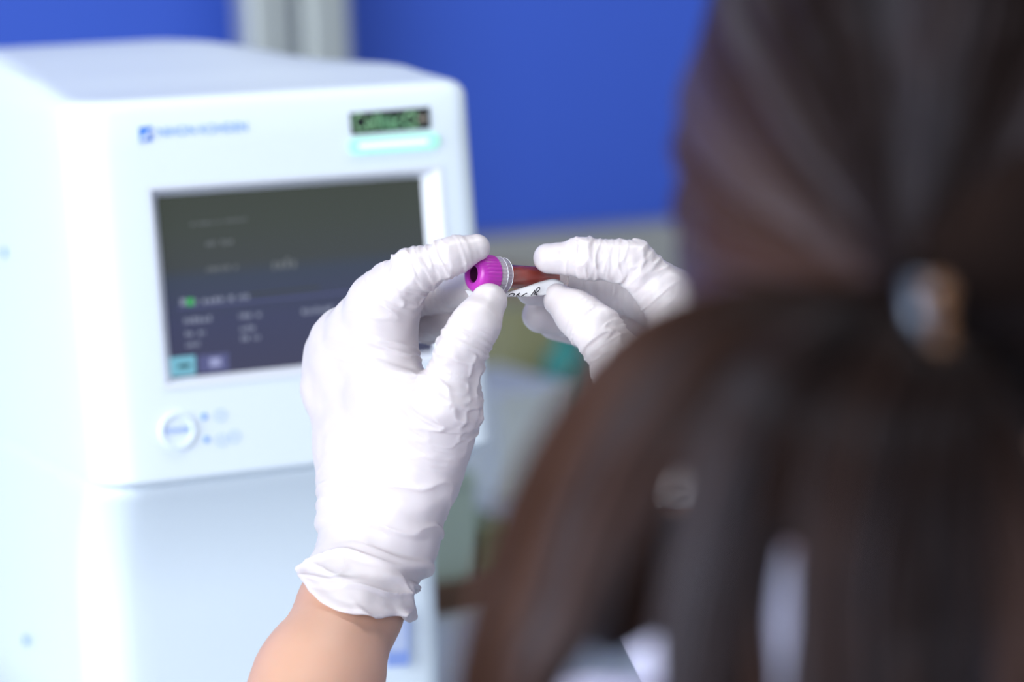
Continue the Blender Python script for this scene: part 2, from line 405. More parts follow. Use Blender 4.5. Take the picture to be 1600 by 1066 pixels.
for s in np.linspace(0.95, 0.03, 16):
    lv.append(([(cx0+(x-cx0)*s, cy0+(y-cy0)*s) for x, y in base], lambda x, y: ZT+crown(x, y)))
housing = loft(lv, 'housing', M['plastic'], an)

# screen recess: cut the chamfered opening, then line it
REC = 0.009
outer = [FACE(231, 293, 0.0004), FACE(688, 260, 0.0004), None, FACE(261, 607, 0.0004)]
u0, v0 = (outer[0]-FO)@EX, (outer[0]-FO)@EV; u1 = (outer[1]-FO)@EX; v1 = (outer[3]-FO)@EV
q = [(FACE(x, y, -REC)-FO) for x, y in ((245, 308), (657, 278), (264, 592))]
iu0, iv0 = q[0]@EX, q[0]@EV; iu1 = q[1]@EX; iv1 = q[2]@EV
def FP(u, v, off=0.0): return FO+EX*u+EV*v+EN*off
b = bmesh.new()
o4 = [b.verts.new(FP(u, v, 0.003)) for u, v in ((u0, v0), (u1, v0), (u1, v1), (u0, v1))]
i4 = [b.verts.new(FP(u, v, -REC-0.002)) for u, v in ((u0+.004, v0-.004), (u1-.004, v0-.004), (u1-.004, v1+.004), (u0+.004, v1+.004))]
for k in range(4): b.faces.new((o4[k], o4[(k+1) % 4], i4[(k+1) % 4], i4[k]))
b.faces.new(o4); b.faces.new(i4)
cut = obj_bm('cutter', b, M['bezel'], an)
md = housing.modifiers.new('cut', 'BOOLEAN'); md.object = cut; md.operation = 'DIFFERENCE'; md.solver = 'EXACT'
bpy.context.view_layer.update()
dg = bpy.context.evaluated_depsgraph_get(); nm = bpy.data.meshes.new_from_object(housing.evaluated_get(dg))
housing.modifiers.clear(); housing.data = nm; bpy.data.objects.remove(cut)
nm.materials.clear(); nm.materials.append(M['plastic'])
try: nm.set_sharp_from_angle(angle=radians(35))
except Exception: pass
b = bmesh.new()
R4 = lambda a, c, d, e, off: [b.verts.new(FP(u, v, off)) for u, v in ((a, c), (d, c), (d, e), (a, e))]
r0 = R4(u0-.0004, v0+.0004, u1+.0004, v1-.0004, 0.0007); r1 = R4(u0+.0016, v0-.0016, u1-.0016, v1+.0016, 0.0004)
r2 = R4(iu0, iv0, iu1, iv1, -REC); 
for ra, rb in ((r0, r1), (r1, r2)):
    for k in range(4): b.faces.new((ra[k], ra[(k+1) % 4], rb[(k+1) % 4], rb[k]))
obj_bm('screen_bezel', b, M['bezel'], an)

# the display: reflections, olive grey fading down to indigo, painted into its glow
ms = bpy.data.materials.new('display'); ms.use_nodes = True; nt = ms.node_tree; pb = nt.nodes['Principled BSDF']
pb.inputs['Base Color'].default_value = (0.012, 0.012, 0.015, 1); pb.inputs['Roughness'].default_value = 0.22
tc = nt.nodes.new('ShaderNodeTexCoord'); sp = nt.nodes.new('ShaderNodeSeparateXYZ'); cr = nt.nodes.new('ShaderNodeValToRGB'); mr = nt.nodes.new('ShaderNodeMapRange')
nt.links.new(tc.outputs['Object'], sp.inputs[0]); nt.links.new(sp.outputs[2], mr.inputs[0]); nt.links.new(mr.outputs[0], cr.inputs[0]); nt.links.new(cr.outputs[0], pb.inputs['Emission Color'])
zlo = FP(0, iv1)[2]-an.location[2]; zhi = FP(0, iv0)[2]-an.location[2]
mr.inputs[1].default_value = zlo; mr.inputs[2].default_value = zhi
e_ = cr.color_ramp.elements
e_[0].position = 0.0; e_[0].color = (0.048, 0.050, 0.105, 1); e_[1].position = 1.0; e_[1].color = (0.045, 0.056, 0.040, 1)
for ps, c in ((0.28, (0.046, 0.054, 0.12, 1)), (0.52, (0.042, 0.058, 0.095, 1)), (0.60, (0.048, 0.058, 0.058, 1)), (0.8, (0.048, 0.060, 0.048, 1))):
    x = e_.new(ps); x.color = c
pb.inputs['Emission Strength'].default_value = 0.9
b = bmesh.new(); b.faces.new([b.verts.new(FP(u, v, -REC+0.0002)) for u, v in ((iu0, iv1), (iu1, iv1), (iu1, iv0), (iu0, iv0))])
screen = obj_bm('screen', b, ms, an)
def patch(name, pxs, m, parent, off=0.0004, rec=REC):
    b = bmesh.new(); b.faces.new([b.verts.new(FACE(x, y, -rec+off)) for x, y in pxs]); return obj_bm(name, b, m, parent)
m_txt = emis('display text', (0.48, 0.54, 0.76), 0.46); m_cy = emis('cyan key', (0.22, 0.60, 0.78), 0.8); m_gr = emis('green mark', (0.05, 0.7, 0.15), 0.6)
m_line = emis('display line', (0.10, 0.12, 0.08), 0.35); m_key = emis('indigo key', (0.09, 0.10, 0.26), 0.9)
def slant(x0, y0, x1, h, s=-0.1): return [(x0, y0+h), (x1, y0+h+(x1-x0)*s), (x1-1, y0+(x1-x0)*s), (x0-1, y0)]
def glyphs(x0, x1, y, h, lab='text_row', m=None):
    """a row of small unreadable characters"""
    b = bmesh.new(); x = x0; r = random.Random(int(x0*7+y))
    while x < x1:
        wd = h*r.uniform(0.25, 0.7); yy = y-(x-x0)*0.1; hh = h*r.uniform(0.6, 1)
        if r.random() < 0.88:
            b.faces.new([b.verts.new(FACE(a, c, -REC+0.0005)) for a, c in ((x, yy+h), (x+wd, yy+h), (x+wd, yy+h-hh), (x, yy+h-hh))])
        x += wd+h*0.25
    return obj_bm(lab, b, m or m_txt, screen)
m_dim = emis('dim display text', (0.34, 0.38, 0.42), 0.36)
for a in ((298, 385, 348, 5), (322, 362, 377, 8), (322, 370, 417, 8)): glyphs(*a, m=m_dim)
glyphs(426, 466, 404, 17, m=m_dim)
for a in ((304, 386, 466, 10), (288, 330, 497, 9), (290, 318, 517, 9), (291, 312, 534, 9), (374, 407, 489, 9), (376, 393, 509, 9), (377, 405, 524, 9), (472, 520, 482, 9)): glyphs(*a)
patch('screen_key', slant(266, 559, 306, 30), m_cy, screen)
patch('screen_key', slant(311, 556, 358, 27), m_key, screen, 0.0003)
patch('screen_key_icon', slant(328, 560, 346, 14), emis('icon', (0.35, 0.38, 0.65), 0.9), screen, 0.0006)
patch('screen_key_icon', slant(279, 570, 298, 6), mat('dark mark', (0.02, 0.07, 0.08), 0.5), screen, 0.0006)
patch('screen_mark', slant(292, 467, 303, 11), m_gr, screen, 0.0006)
patch('screen_mark', slant(282, 467, 291, 11), m_txt, screen, 0.0006)
patch('screen_line', slant(390, 459, 500, 3), m_line, screen, 0.0005)
patch('screen_line', slant(277, 482, 600, 2), m_key, screen, 0.0004)

# brand mark, name, display strip, status light
def fpatch(name, pxs, m, off=0.0006, parent=None):
    b = bmesh.new(); b.faces.new([b.verts.new(FACE(x, y, off)) for x, y in pxs])
    r = bmesh.ops.extrude_face_region(b, geom=list(b.faces)); bmesh.ops.translate(b, vec=Vector(EN*0.0005), verts=[g for g in r['geom'] if isinstance(g, bmesh.types.BMVert)])
    return obj_bm(name, b, m, parent or an)
lg = fpatch('logo', [(218, 222), (238, 220), (237, 197), (217, 199)], M['blue_print'], 0.0001)
lg['label'] = 'blue square logo with a white slash'
fpatch('logo_slash', [(220, 216), (236, 202), (237, 206), (227, 212), (236, 211), (222, 220)], M['plastic'], 0.0007, lg)
A = FACE(247, 214); B = FACE(386, 205)
text_obj('brand_name', 'NIHON KOHDEN', A, EX, EV, 0.0048, (B-A)@EX, M['pale_print'], an, 0.0006)
ds = fpatch('display_strip', [(549, 211), (672, 201), (670, 167), (546, 177)], M['black_gloss'], 0.0002)
A = FACE(553, 205, 0.001); B = FACE(628, 200, 0.001)
text_obj('strip_lettering', 'Celltac', A, EX, EV, 0.0088, (B-A)@EX, M['green_print'], ds, 0.0003)
A = FACE(632, 202, 0.001); B = FACE(653, 197, 0.001)
text_obj('strip_lettering', 'α', A, EX, EV, 0.0090, (B-A)@EX, M['green_print'], ds, 0.0003)
A = FACE(655, 194, 0.001); B = FACE(667, 197, 0.001)
text_obj('strip_lettering', '+', A, EX, EV, 0.0055, (B-A)@EX, M['beige_print'], ds, 0.0003)
def pill(name, pa, pb_, rad, m, off, parent):
    a = FACE(*pa); c = FACE(*pb_); b = bmesh.new(); vs = []
    for ctr, a0 in ((c, -90), (a, 90)):
        for k in range(13):
            t = radians(a0+15*k); vs.append(ctr+(EX*cos(t)+EV*sin(t))*rad+EN*off)
    f = b.faces.new([b.verts.new(v) for v in vs]); r = bmesh.ops.extrude_face_region(b, geom=[f])
    bmesh.ops.translate(b, vec=Vector(EN*0.0015), verts=[g for g in r['geom'] if isinstance(g, bmesh.types.BMVert)])
    return obj_bm(name, b, m, parent)
sl_ = pill('status_light', (555, 229), (674, 220), 0.0040, M['led'], 0.0001, an)
sl_['label'] = 'glowing mint green status light bar'
pill('light_core', (562, 228.5), (664, 221), 0.0013, M['led_core'], 0.0006, sl_)

# power button and two indicators
pc = FACE(277, 673)
bt = lathe('power_button', pc-EN*0.004, EN, [(0, .0098), (0.0043, .0098), (0.0058, .0092), (0.0058, 0.0078), (0.0048, 0.0074), (0.0048, 0.0003)], M['plastic2'], an, 48)
text_obj('lettering', 'POWER', pc-EX*0.0066-EV*0.0012, EX, EV, 0.0028, 0.0132, M['blue_print'], bt, 0.0013)
for (x, y) in ((319, 651), (323, 687)):
    lathe('indicator_lamp', FACE(x, y), EN, [(0, .0016), (0.0006, .0014), (0.0009, .0004)], M['pale_print'], an, 16)
m_pale = mat('very pale print', (0.52, 0.66, 0.90), 0.5)
for (x, y, k) in ((344, 649, 0), (346, 688, 0), (366, 682, 1)):
    p = FACE(x, y, 0.0002)
    b = bmesh.new()
    for i in range(24):
        t0, t1 = 2*pi*i/24, 2*pi*(i+1)/24; a_, c_ = (0.0030, 0.0021)
        b.faces.new([b.verts.new(p+(EX*cos(t)+EV*sin(t))*r+EN*0.0003) for t, r in ((t0, a_), (t1, a_), (t1, c_), (t0, c_))])
    obj_bm('indicator_symbol', b, m_pale, an)

# lower cabinet with its door
YL = 1.384
def cove(z):
    t = min(max((ZB-z)/0.075, 0), 1); return 1-(1-t)**2.2
lv = []
for z in (CAMZ-0.438, CAMZ-0.38, CAMZ-0.345, *np.linspace(ZB-0.075, ZB-0.002, 14)):
    c_ = cove(z); lv.append((rring(X0+0.002, X1-0.004-0.019*c_, yfront(ZB)+0.006+(YL-yfront(ZB))*c_, YB-0.01, 0.024, 0.02), float(z)))
loft(lv, 'lower_cabinet', M['plastic'], an)
lv = []
for z, ins in [(CAMZ-0.437, 0.0012), (CAMZ-0.435, 0), (CAMZ-0.38, 0), (CAMZ-0.345, 0)]+[(float(z_), 0) for z_ in np.linspace(ZB-0.075, ZB-0.006, 14)]+[(ZB-0.004, 0.0014)]:
    c_ = cove(z); yf = yfront(ZB)+0.006+(YL-yfront(ZB))*c_-0.0025
    rg_ = rring(X0+0.0006+ins, X1-0.0025-0.019*c_-ins, yf+ins, YL+0.052-ins*2, 0.025, 0.003)
    lv.append((rg_, z))
loft(lv, 'door', M['plastic2'], an)
def LOW(px, py, off=0.0055):
    r = RAY(px, py); return ORG+r*((YL-off)/r[1])
b = bmesh.new(); b.faces.new([b.verts.new(LOW(x, y, 0.0045)) for x, y in ((603, 1043), (640, 1040), (639, 950), (602, 954))])
nl = obj_bm('notice_label', b, mat('blue edged label', (0.25, 0.36, 0.78), 0.5), an)
b = bmesh.new(); b.faces.new([b.verts.new(LOW(x, y, 0.0048)) for x, y in ((606, 1020), (636, 1017), (635, 960), (605, 963))]); obj_bm('label_panel', b, mat('label field', (0.50, 0.58, 0.82), 0.5), nl)
for x, z in ((X0+0.03, 0), (X1-0.05, 0)):
    for y in (1.45, 1.74):
        lathe('foot', (x, y, BZ), (0, 0, 1), [(0, 0.012), (0.004, 0.013), (0.008, 0.012)], M['trouser'], an, 20)
for x, y in ((8, 395), (41, 1001)):
    r = RAY(x, y); p = ORG+r*((X0-0.0003)/r[0])
    lathe('side_screw', p, (-1, 0, 0), [(0, .0028), (0.0008, .0026), (0.0012, .0012)], M['pale_print'], an, 16)

# ================================================================== THINGS BEHIND, ON THE BENCH
def at(px, py, z):
    r = RAY(px, py); return ORG+r*((z-CAMZ)/r[2])
def carton(name, lab, cat, pxl, pxr, pyb, h, depth, m, zb=BZ, parts=True, lid=None):
    a = at(pxl, pyb, zb); r = RAY(pxr, pyb); c = ORG+r*(a[1]/r[1])
    e = empty(name, ((a[0]+c[0])/2, a[1]+depth/2, zb)); tag(e, lab, cat)
    box('carton_body', a[0], c[0], a[1], a[1]+depth, zb, zb+h, m, e, 0.0015)
    if parts: box('lid', a[0]-0.0015, c[0]+0.0015, a[1]-0.0015, a[1]+depth+0.0015, zb+h, zb+h+0.012, lid or m, e, 0.002)
    return e
# wooden tray with a sage carton and a green one on it
p0 = at(668, 965, BZ); rr = RAY(815, 930); p1 = ORG+rr*(p0[1]/rr[1])
tr = empty('wooden_tray', ((p0[0]+p1[0])/2, p0[1]+0.12, BZ)); tag(tr, 'low brown wooden tray on the bench right of the analyzer', 'tray')
box('tray_base', p0[0], p1[0], p0[1], p0[1]+0.24, BZ, BZ+0.008, M['brown'], tr)
for nm_, a in (('tray_side', (p0[0], p1[0], p0[1], p0[1]+0.008)), ('tray_side', (p0[0], p1[0], p0[1]+0.232, p0[1]+0.24))):
    box(nm_, *a, BZ+0.008, BZ+0.022, M['brown'], tr)
TZ = BZ+0.0082
yt = p0[1]+0.012
def upright(name, lab, cat, px0, px1, py_top, y, dep, m, zb, lid=None, lidh=0.012):
    ra, rb = RAY(px0, py_top), RAY(px1, py_top)
    a = ORG+ra*(y/ra[1]); c = ORG+rb*(y/rb[1]); zt = (a[2]+c[2])/2
    e = empty(name, ((a[0]+c[0])/2, y+dep/2, zb)); tag(e, lab, cat)
    box('carton_body', a[0], c[0], y, y+dep, zb, zt-lidh, m, e, 0.0015)
    box('lid', a[0]-0.001, c[0]+0.001, y-0.001, y+dep+0.001, zt-lidh, zt, lid or m, e, 0.002)
    return e
upright('reagent_carton', 'pale sage green carton standing in the wooden tray, partly behind the analyzer', 'box', 655, 742, 740, yt, 0.09, M['sage'], TZ)
upright('reagent_carton', 'small mid green carton in the wooden tray, right of the taller pale green one', 'box', 757, 812, 822, yt+0.05, 0.07, M['leaf'], TZ, M['leaf'])
# frosted grey bin behind the tray
def bottle(name, lab, px, py_top, y, rad, m, capm, zb=BZ, cat='bottle'):
    r_ = RAY(px, py_top); t = ORG+r_*(y/r_[1]); h = t[2]-zb
    e = empty(name, (t[0], y, zb)); tag(e, lab, cat)
    lathe('bottle_body', (t[0], y, zb), (0, 0, 1), [(0, rad*.95), (0.003, rad), (h*.68, rad), (h*.78, rad*.85), (h*.84, rad*.42), (h*.90, rad*.40)], m, e, 32)
    lathe('bottle_cap', (t[0], y, zb+h*.90), (0, 0, 1), [(0, rad*.48), (h*.09, rad*.48), (h*.1, rad*.42)], capm, e, 32)
    return e
upright('storage_box', 'grey plastic storage box on the bench behind the tray', 'box', 780, 905, 610, 2.10, 0.16, M['frost'], BZ, M['frost'])
upright('carton', 'olive green carton at the back of the bench between the two gloved hands', 'box', 792, 868, 478, 2.33, 0.10, M['olive'], BZ, M['olive'])
upright('carton', 'tan carton against the backsplash behind the olive one', 'box', 770, 836, 425, 2.445, 0.07, M['tan'], BZ, M['tan'])
bottle('reagent_bottle', 'teal plastic bottle at the back of the bench beside the olive carton', 884, 508, 2.30, 0.022, M['teal'], M['teal'])

# ================================================================== BLOOD TUBE
CL = 0.27*MM*1.0
T0 = H(738, 428.5, -14); T1 = H(884, 436, 14)
TA = (T1-T0)/np.linalg.norm(T1-T0); TL = np.linalg.norm(T1-T0)
tb = empty('blood_tube', tuple(T0)); tag(tb, 'small blood tube with a magenta ribbed cap held between the gloved fingers', 'tube')
cap_r = 0.0080
rip = lambda k, s: 1+0.02*(1 if (k % 4 < 2) else -1) if 0.0024 < s < 0.0098 else 1
lathe('cap', T0, TA, [(0.0060, 0.0002), (0.0060, 0.0031), (0.0008, 0.0034), (0.0002, 0.0037), (0.0, 0.0042), (0.0001, 0.0058), (0.0006, 0.0067), (0.0016, 0.0074), (0.0028, cap_r*.975), (0.0034, cap_r), (0.0070, cap_r*1.02), (0.0096, cap_r*1.02), (0.0099, cap_r*.95)], M['cap'], tb, 128, ripple=rip)
lathe('cap_well', T0+TA*0.0010, TA, [(0, 0.00330), (0.0046, 0.0030), (0.0047, 0.0002)], M['cap_in'], tb, 48, closed=False)
ri2 = lambda k, s: 1+0.02*(1 if (k % 4 < 2) else -1)
lathe('clear_collar', T0+TA*0.0099, TA, [(0, cap_r*.96), (0.0002, cap_r*.985), (0.0028, cap_r*.985), (0.0030, cap_r*.95), (0.0054, cap_r*.93), (0.0058, cap_r*.90), (0.0059, 0.0052)], M['ring'], tb, 128, ripple=ri2)
for s, rr_ in ((0.0029, cap_r*.985), (0.0057, cap_r*.935)):
    lathe('collar_rim', T0+TA*(0.0099+s-0.0002), TA, [(0, rr_), (0.0002, rr_*1.025), (0.0004, rr_)], M['paper'], tb, 96, closed=False)
tr_ = 0.0049
lathe('tube_wall', T0+TA*0.0114, TA, [(0, tr_), (TL-0.0180, tr_*.93), (TL-0.0134, tr_*.88), (TL-0.0119, tr_*.7), (TL-0.0114, tr_*.2)], M['tube'], tb, 64)
lathe('blood', T0+TA*0.0119, TA, [(0, tr_*.86), (TL-0.0200, tr_*.80), (TL-0.0170, tr_*.5), (TL-0.0165, 0.0002)], M['blood'], tb, 48)
# peeling paper label: a curled strip under the tube, its loose end showing handwriting
def strip(name, top, bot, m, parent, th=0.00012, n=40):
    a = spline(top, n); c = spline(bot, n); V = []; Fq = []
    K = 6
    for i in range(n):
        for k in range(K):
            t = k/(K-1); V.append(a[i]*(1-t)+c[i]*t)
    N0 = len(V); nrm = np.cross(a[-1]-a[0], c[n//2]-a[n//2]); nrm /= np.linalg.norm(nrm)
    V += [v+nrm*th for v in V]
    for i in range(n-1):
        for k in range(K-1):
            q_ = (i*K+k, i*K+k+1, (i+1)*K+k+1, (i+1)*K+k); Fq.append(q_); Fq.append(tuple(x+N0 for x in q_[::-1]))
    for i in range(n-1):
        for k in (0, K-1): Fq.append((i*K+k, (i+1)*K+k, (i+1)*K+k+N0, i*K+k+N0))
    return from_arrays(name, V, Fq, m, parent)
lb = strip('paper_label', [H(726, 452, -9), H(760, 461, -9), H(793, 456, -7), H(822, 448, -4), H(845, 440, -1), H(866, 436, 1), H(880, 441, 2)],
           [H(733, 463, -7), H(762, 468, -8), H(793, 464, -9), H(822, 463.5, -8), H(848, 461, -6.5), H(868, 458, -4), H(884, 458, -1)], M['paper'], tb)
lb['label'] = 'loose white paper label with black handwriting'
def pen(strokes, name, parent):
    P_ = []; 
    for s in strokes:
        pts = spline([H(x, y, -dz) for x, y, dz in s], 24); P_.append(pts)
    V, Fq = tube_arrays(np.array(P_), np.full((len(P_), 24), 0.00023), 5)
    return from_arrays(name, V-np.array(parent_world(parent)), Fq, M['ink'], parent, off=0)
L = lambda pts, d0=9.2, d1=7.2: [(x, y, d0+(d1-d0)*(x-793)/50) for x, y in pts]
pen([L([(795, 462), (797, 459.5), (801, 458.5), (804, 459.5), (802, 462)]), L([(806, 463), (809, 460), (811.5, 458), (810, 461), (812, 463)]),
     L([(814, 463), (817, 461.5), (820, 459.5), (823.5, 458)]), L([(829.5, 461.8), (832, 459), (834, 456), (836, 453)]),
     L([(834, 460.5), (836.5, 456), (839, 451.5), (842, 449), (843.5, 450.5), (842, 454), (838, 457), (835, 456)]),
     L([(836, 457), (838, 459), (838.5, 461), (836, 459.5)])], 'handwriting', lb)

# ================================================================== PERSON: joints
mm = lambda v: v*MM
LH = dict(
    index=[(H(598, 478, -4), mm(12.3)), (H(624, 448, -10), mm(11.0)), (H(649, 424, -16), mm(9.3)), (H(706, 400, -20), mm(7.9)), (H(745, 387, -18), mm(6.0))],
    middle=[(H(566, 515, 12), mm(11.3)), (H(638, 463, 42), mm(9)), (H(700, 459, 30), mm(8.1)), (H(744, 450, 6), mm(6.9))],
    ring=[(H(538, 533, 25), mm(11)), (H(608, 503, 58), mm(8.6)), (H(664, 505, 50), mm(7.8)), (H(716, 498, 32), mm(6.6))],
    pinky=[(H(522, 562, 36), mm(10.8)), (H(562, 552, 66), mm(7.8)), (H(596, 545, 62), mm(7)), (H(618, 540, 48), mm(6.2))],
    thumb=[(H(660, 745, -4), mm(15)), (H(696, 632, -21), mm(13.8)), (H(721, 549, -28), mm(10.4)), (H(743, 508, -27), mm(9.9)), (H(764, 471, -21), mm(7.6))])
LP = [[(H(562, 845, 9), mm(17.3)), (H(540, 700, 22), mm(13.3)), (H(516, 608, 32), mm(11.4)), (H(522, 562, 36), mm(10.8))],
      [(H(575, 845, 8), mm(17)), (H(566, 680, 16), mm(14)), (H(538, 533, 25), mm(11))],
      [(H(595, 845, 5), mm(17)), (H(590, 680, 8), mm(14)), (H(566, 515, 12), mm(11.3))],
      [(H(617, 845, 2), mm(17)), (H(618, 690, 0), mm(14.5)), (H(598, 478, -2), mm(12.3))],
      [(H(617, 845, 2), mm(17)), (H(660, 745, -4), mm(15)), (H(696, 632, -21), mm(13.8))],
      [(H(606, 616, -3), mm(12)), (H(684, 640, -16), mm(12.5))],
      [(H(598, 480, -2), mm(12)), (H(566, 513, 12), mm(11.5)), (H(538, 531, 25), mm(11.2)), (H(522, 562, 36), mm(10.8))],
      [(H(590, 520, 2), mm(11.5)), (H(545, 570, 20), mm(12))]]
LF = [(H(590, 850, 5), mm(19)), (H(550, 945, -9), mm(19.8)), (H(497, 1066, -36), mm(24.5))]
L_el = CC(-0.128, -0.262, 1.055); L_sh = CC(-0.040, -0.182, 0.79)
RH = dict(
    index=[(H(1062, 478, -2), mm(12.3)), (H(990, 409, -5), mm(9.2)), (H(912, 404, -3), mm(8.1)), (H(858, 404, -1.5), mm(6.3))],
    middle=[(H(1066, 500, 14), mm(11.3)), (H(985, 457, 34), mm(9)), (H(900, 449, 31), mm(8.4)), (H(830, 448, 21), mm(7.9))],
    ring=[(H(1068, 525, 27), mm(11)), (H(990, 503, 54), mm(8.6)), (H(905, 500, 50), mm(7.8)), (H(843, 493, 40), mm(7.0))],
    pinky=[(H(1068, 555, 38), mm(10.5)), (H(1000, 535, 68), mm(7.8)), (H(925, 520, 62), mm(7)), (H(866, 507, 54), mm(6.3))],
    thumb=[(H(1030, 690, -8), mm(15)), (H(985, 592, -18), mm(12.8)), (H(931, 515, -13), mm(10.5)), (H(902, 491, -8), mm(9)), (H(873, 469.5, -2.5), mm(7.2))])
RPm = [[(H(1086, 765, 12), mm(16)), (H(1085, 650, 26), mm(13.3)), (H(1068, 555, 38), mm(10.5))],
       [(H(1075, 765, 10), mm(16)), (H(1082, 640, 18), mm(13.5)), (H(1068, 525, 27), mm(11))],
       [(H(1060, 765, 8), mm(16)), (H(1076, 630, 9), mm(14)), (H(1066, 500, 14), mm(11.3))],
       [(H(1050, 765, 4), mm(16)), (H(1068, 620, 0), mm(14)), (H(1062, 478, -2), mm(12.3))],
       [(H(1042, 765, 4), mm(16)), (H(1030, 690, -8), mm(15)), (H(985, 592, -18), mm(12.8))],
       [(H(1060, 600, -2), mm(13)), (H(1000, 610, -14), mm(12))]]
RF = [(H(1062, 760, 6), mm(19)), (H(1080, 860, -30), mm(21)), (H(1110, 960, -60), mm(24))]
R_el = CC(0.175, -0.262, 1.01); R_sh = CC(0.285, -0.185, 0.74)

def hand_f(fing, palm, infl=0.0, kf=0.004):
    boxes = {k: (np.min([q_[0]-q_[1] for q_ in v], 0)-0.014, np.max([q_[0]+q_[1] for q_ in v], 0)+0.014) for k, v in fing.items()}
    def f(p):
        sh = p.shape[:-1]; p = p.reshape(-1, 3)
        d = None
        for c in palm:
            x = chain(p, c, 0.006); d = x if d is None else smin(d, x, 0.010)
        out = d.copy()
        for k, v in fing.items():
            lo, hi = boxes[k]; mk = ((p > lo) & (p < hi)).all(1)
            if not mk.any(): continue
            x = chain(p[mk], v, kf); out[mk] = np.minimum(out[mk], smin(d[mk], x, 0.007))
        return (out-infl).reshape(sh)
    return f
def arc(p, pts):
    """arc length position and distance of p along the polyline"""
    best = np.full(len(p), 1e9); s = np.zeros(len(p)); L = 0; J = [0]
    for (a, ra), (b_, rb) in zip(pts[:-1], pts[1:]):
        ab = b_-a; l = np.linalg.norm(ab); t = np.clip(((p-a)@ab)/(l*l), 0, 1)
        d = np.linalg.norm(p-a-t[:, None]*ab, axis=1)-(ra+(rb-ra)*t); mk = d < best
        best[mk] = d[mk]; s[mk] = L+t[mk]*l; L += l; J.append(L)
    return s, best, J
def ridges(p, s, freq, cross, seed, warp=0.35, axis_u=None):
    """folds running across a limb: fast along s, slow around it"""
    q_ = np.stack([s*freq+warp*vnoise(p*110, seed+5), (p@UP)*cross, (p@RT+p@FWD)*cross], -1)
    n = vnoise(q_, seed); return (1-np.abs(n)*2.2).clip(0, 1)**2-0.35
def gather(V, fing, palm, wrist_end, seed, W):
    """displacement (metres) of the loose latex"""
    disp = np.zeros(len(V)); allb = {k: arc(V, v) for k, v in fing.items()}
    names = list(fing); D = np.stack([allb[k][1] for k in names]); near = D.argmin(0); dmin = D.min(0)
    on = np.clip((0.006-dmin)/0.006, 0, 1)
    for i, k in enumerate(names):
        mk = (near == i) & (on > 0)
        if not mk.any(): continue
        s, d, J = allb[k]; s = s[mk]; p = V[mk]; a = np.zeros(len(s))
        js = J[1:-1] if k != 'thumb' else [J[1], J[2]]
        for j in js: a += 0.85*np.exp(-((s-j)/0.0085)**2)
        if k == 'thumb': a += 0.7*np.exp(-((s-(J[1]+0.004))/0.02)**2)*(0.35+0.65/(1+np.exp(-((p-W['thumb_c'])@W['thumb_out'])/0.003)))
        a += 0.15
        tipf = np.clip((J[-1]+0.001-s)/0.012, 0.05, 1)
        r = ridges(p, s, 230, 48, seed+i*7)+0.7*ridges(p, s, 420, 75, seed+i*7+3)
        disp[mk] += r*a*tipf*on[mk]*0.00085
    # palm: fan of folds at the thumb web, diagonal gathers at the wrist
    pw = W['web']; dw = np.linalg.norm(V-pw, axis=1)
    e1 = W['web_dir']; e2 = W['web_perp']
    q_ = np.stack([(V-pw)@e2*230+0.6*vnoise(V*80, seed+2), (V-pw)@e1*30, (V@FWD)*30], -1)
    disp += ((1-np.abs(vnoise(q_, seed+9))*2.2).clip(0, 1)**2-0.3)*0.0010*np.exp(-(dw/0.021)**2)
    ax = W['axis']; sw = (V-W['wrist'])@ax
    q_ = np.stack([sw*165+((V@W['side'])*26)+0.7*vnoise(V*45, seed+4), (V@W['side'])*18, (V@FWD)*24], -1)
    f1 = (1-np.abs(vnoise(q_, seed+12))*2.4).clip(0, 1)**2-0.3
    q2 = np.stack([sw*60-((V@W['side'])*55), (V@W['side'])*45, (V@FWD)*40], -1)
    f2 = (1-np.abs(vnoise(q2, seed+15))*2.6).clip(0, 1)**2-0.25
    wa = np.clip((sw+W['wr'])/0.045, 0, 1); wb = np.clip((sw-0.008)/0.02, 0, 1)
    disp += f1*wa*0.0022*(1-0.5*wb)+f2*wb*0.0026
    disp += 0.0007*vnoise(V*38, seed+20)+0.00022*vnoise(V*160, seed+21)
    return disp
def vert_normals(V, F):
    n = np.cross(V[F[:, 2]]-V[F[:, 0]], V[F[:, 3]]-V[F[:, 1]]); N = np.zeros_like(V)
    for k in range(4): np.add.at(N, F[:, k], n)
    return N/(np.linalg.norm(N, axis=1, keepdims=True)+1e-12)

HC_PX = (1508, 262, 0.765)
HC = P(*HC_PX)
# =============== body (one continuous surface)
TUBE_MID = (T0+T1)/2
fv = TUBE_MID-HC; fv[2] = 0; fv /= np.linalg.norm(fv)      # the way the chest faces
lf = np.cross([0, 0, 1], fv); lf /= np.linalg.norm(lf)       # towards the person's left
ZU = np.array([0, 0, 1.])
tilt = radians(9)                                            # head leans to the person's right
hu = ZU*cos(tilt)-lf*sin(tilt); hl = lf*cos(tilt)+ZU*sin(tilt)
nod = radians(12); hfw = FWD*np.array([1, 1, 0]); hfw /= np.linalg.norm(hfw); ll_ = np.cross(ZU, hfw); hu = ZU*cos(tilt)-ll_*sin(tilt); hl = ll_*cos(tilt)+ZU*sin(tilt); hf = hfw*cos(nod)-hu*sin(nod); hu = hu*cos(nod)+hfw*sin(nod)
HR = np.stack([hl, hf, hu], 1)                               # head axes: left, forward, up
def HD(l, f, u): return HC+hl*l+hf*f+hu*u
SM = (L_sh+R_sh)/2
neck_b = SM+ZU*0.035-fv*0.01
hip = SM-ZU*0.47-fv*0.06
seatz = hip[2]-0.098
kneeL = hip+fv*0.36+lf*0.10-ZU*0.02; kneeR = hip+fv*0.36-lf*0.10-ZU*0.02
ankL = np.array([*(kneeL-fv*0.06)[:2], 0.10]); ankR = np.array([*(kneeR-fv*0.06)[:2], 0.10])
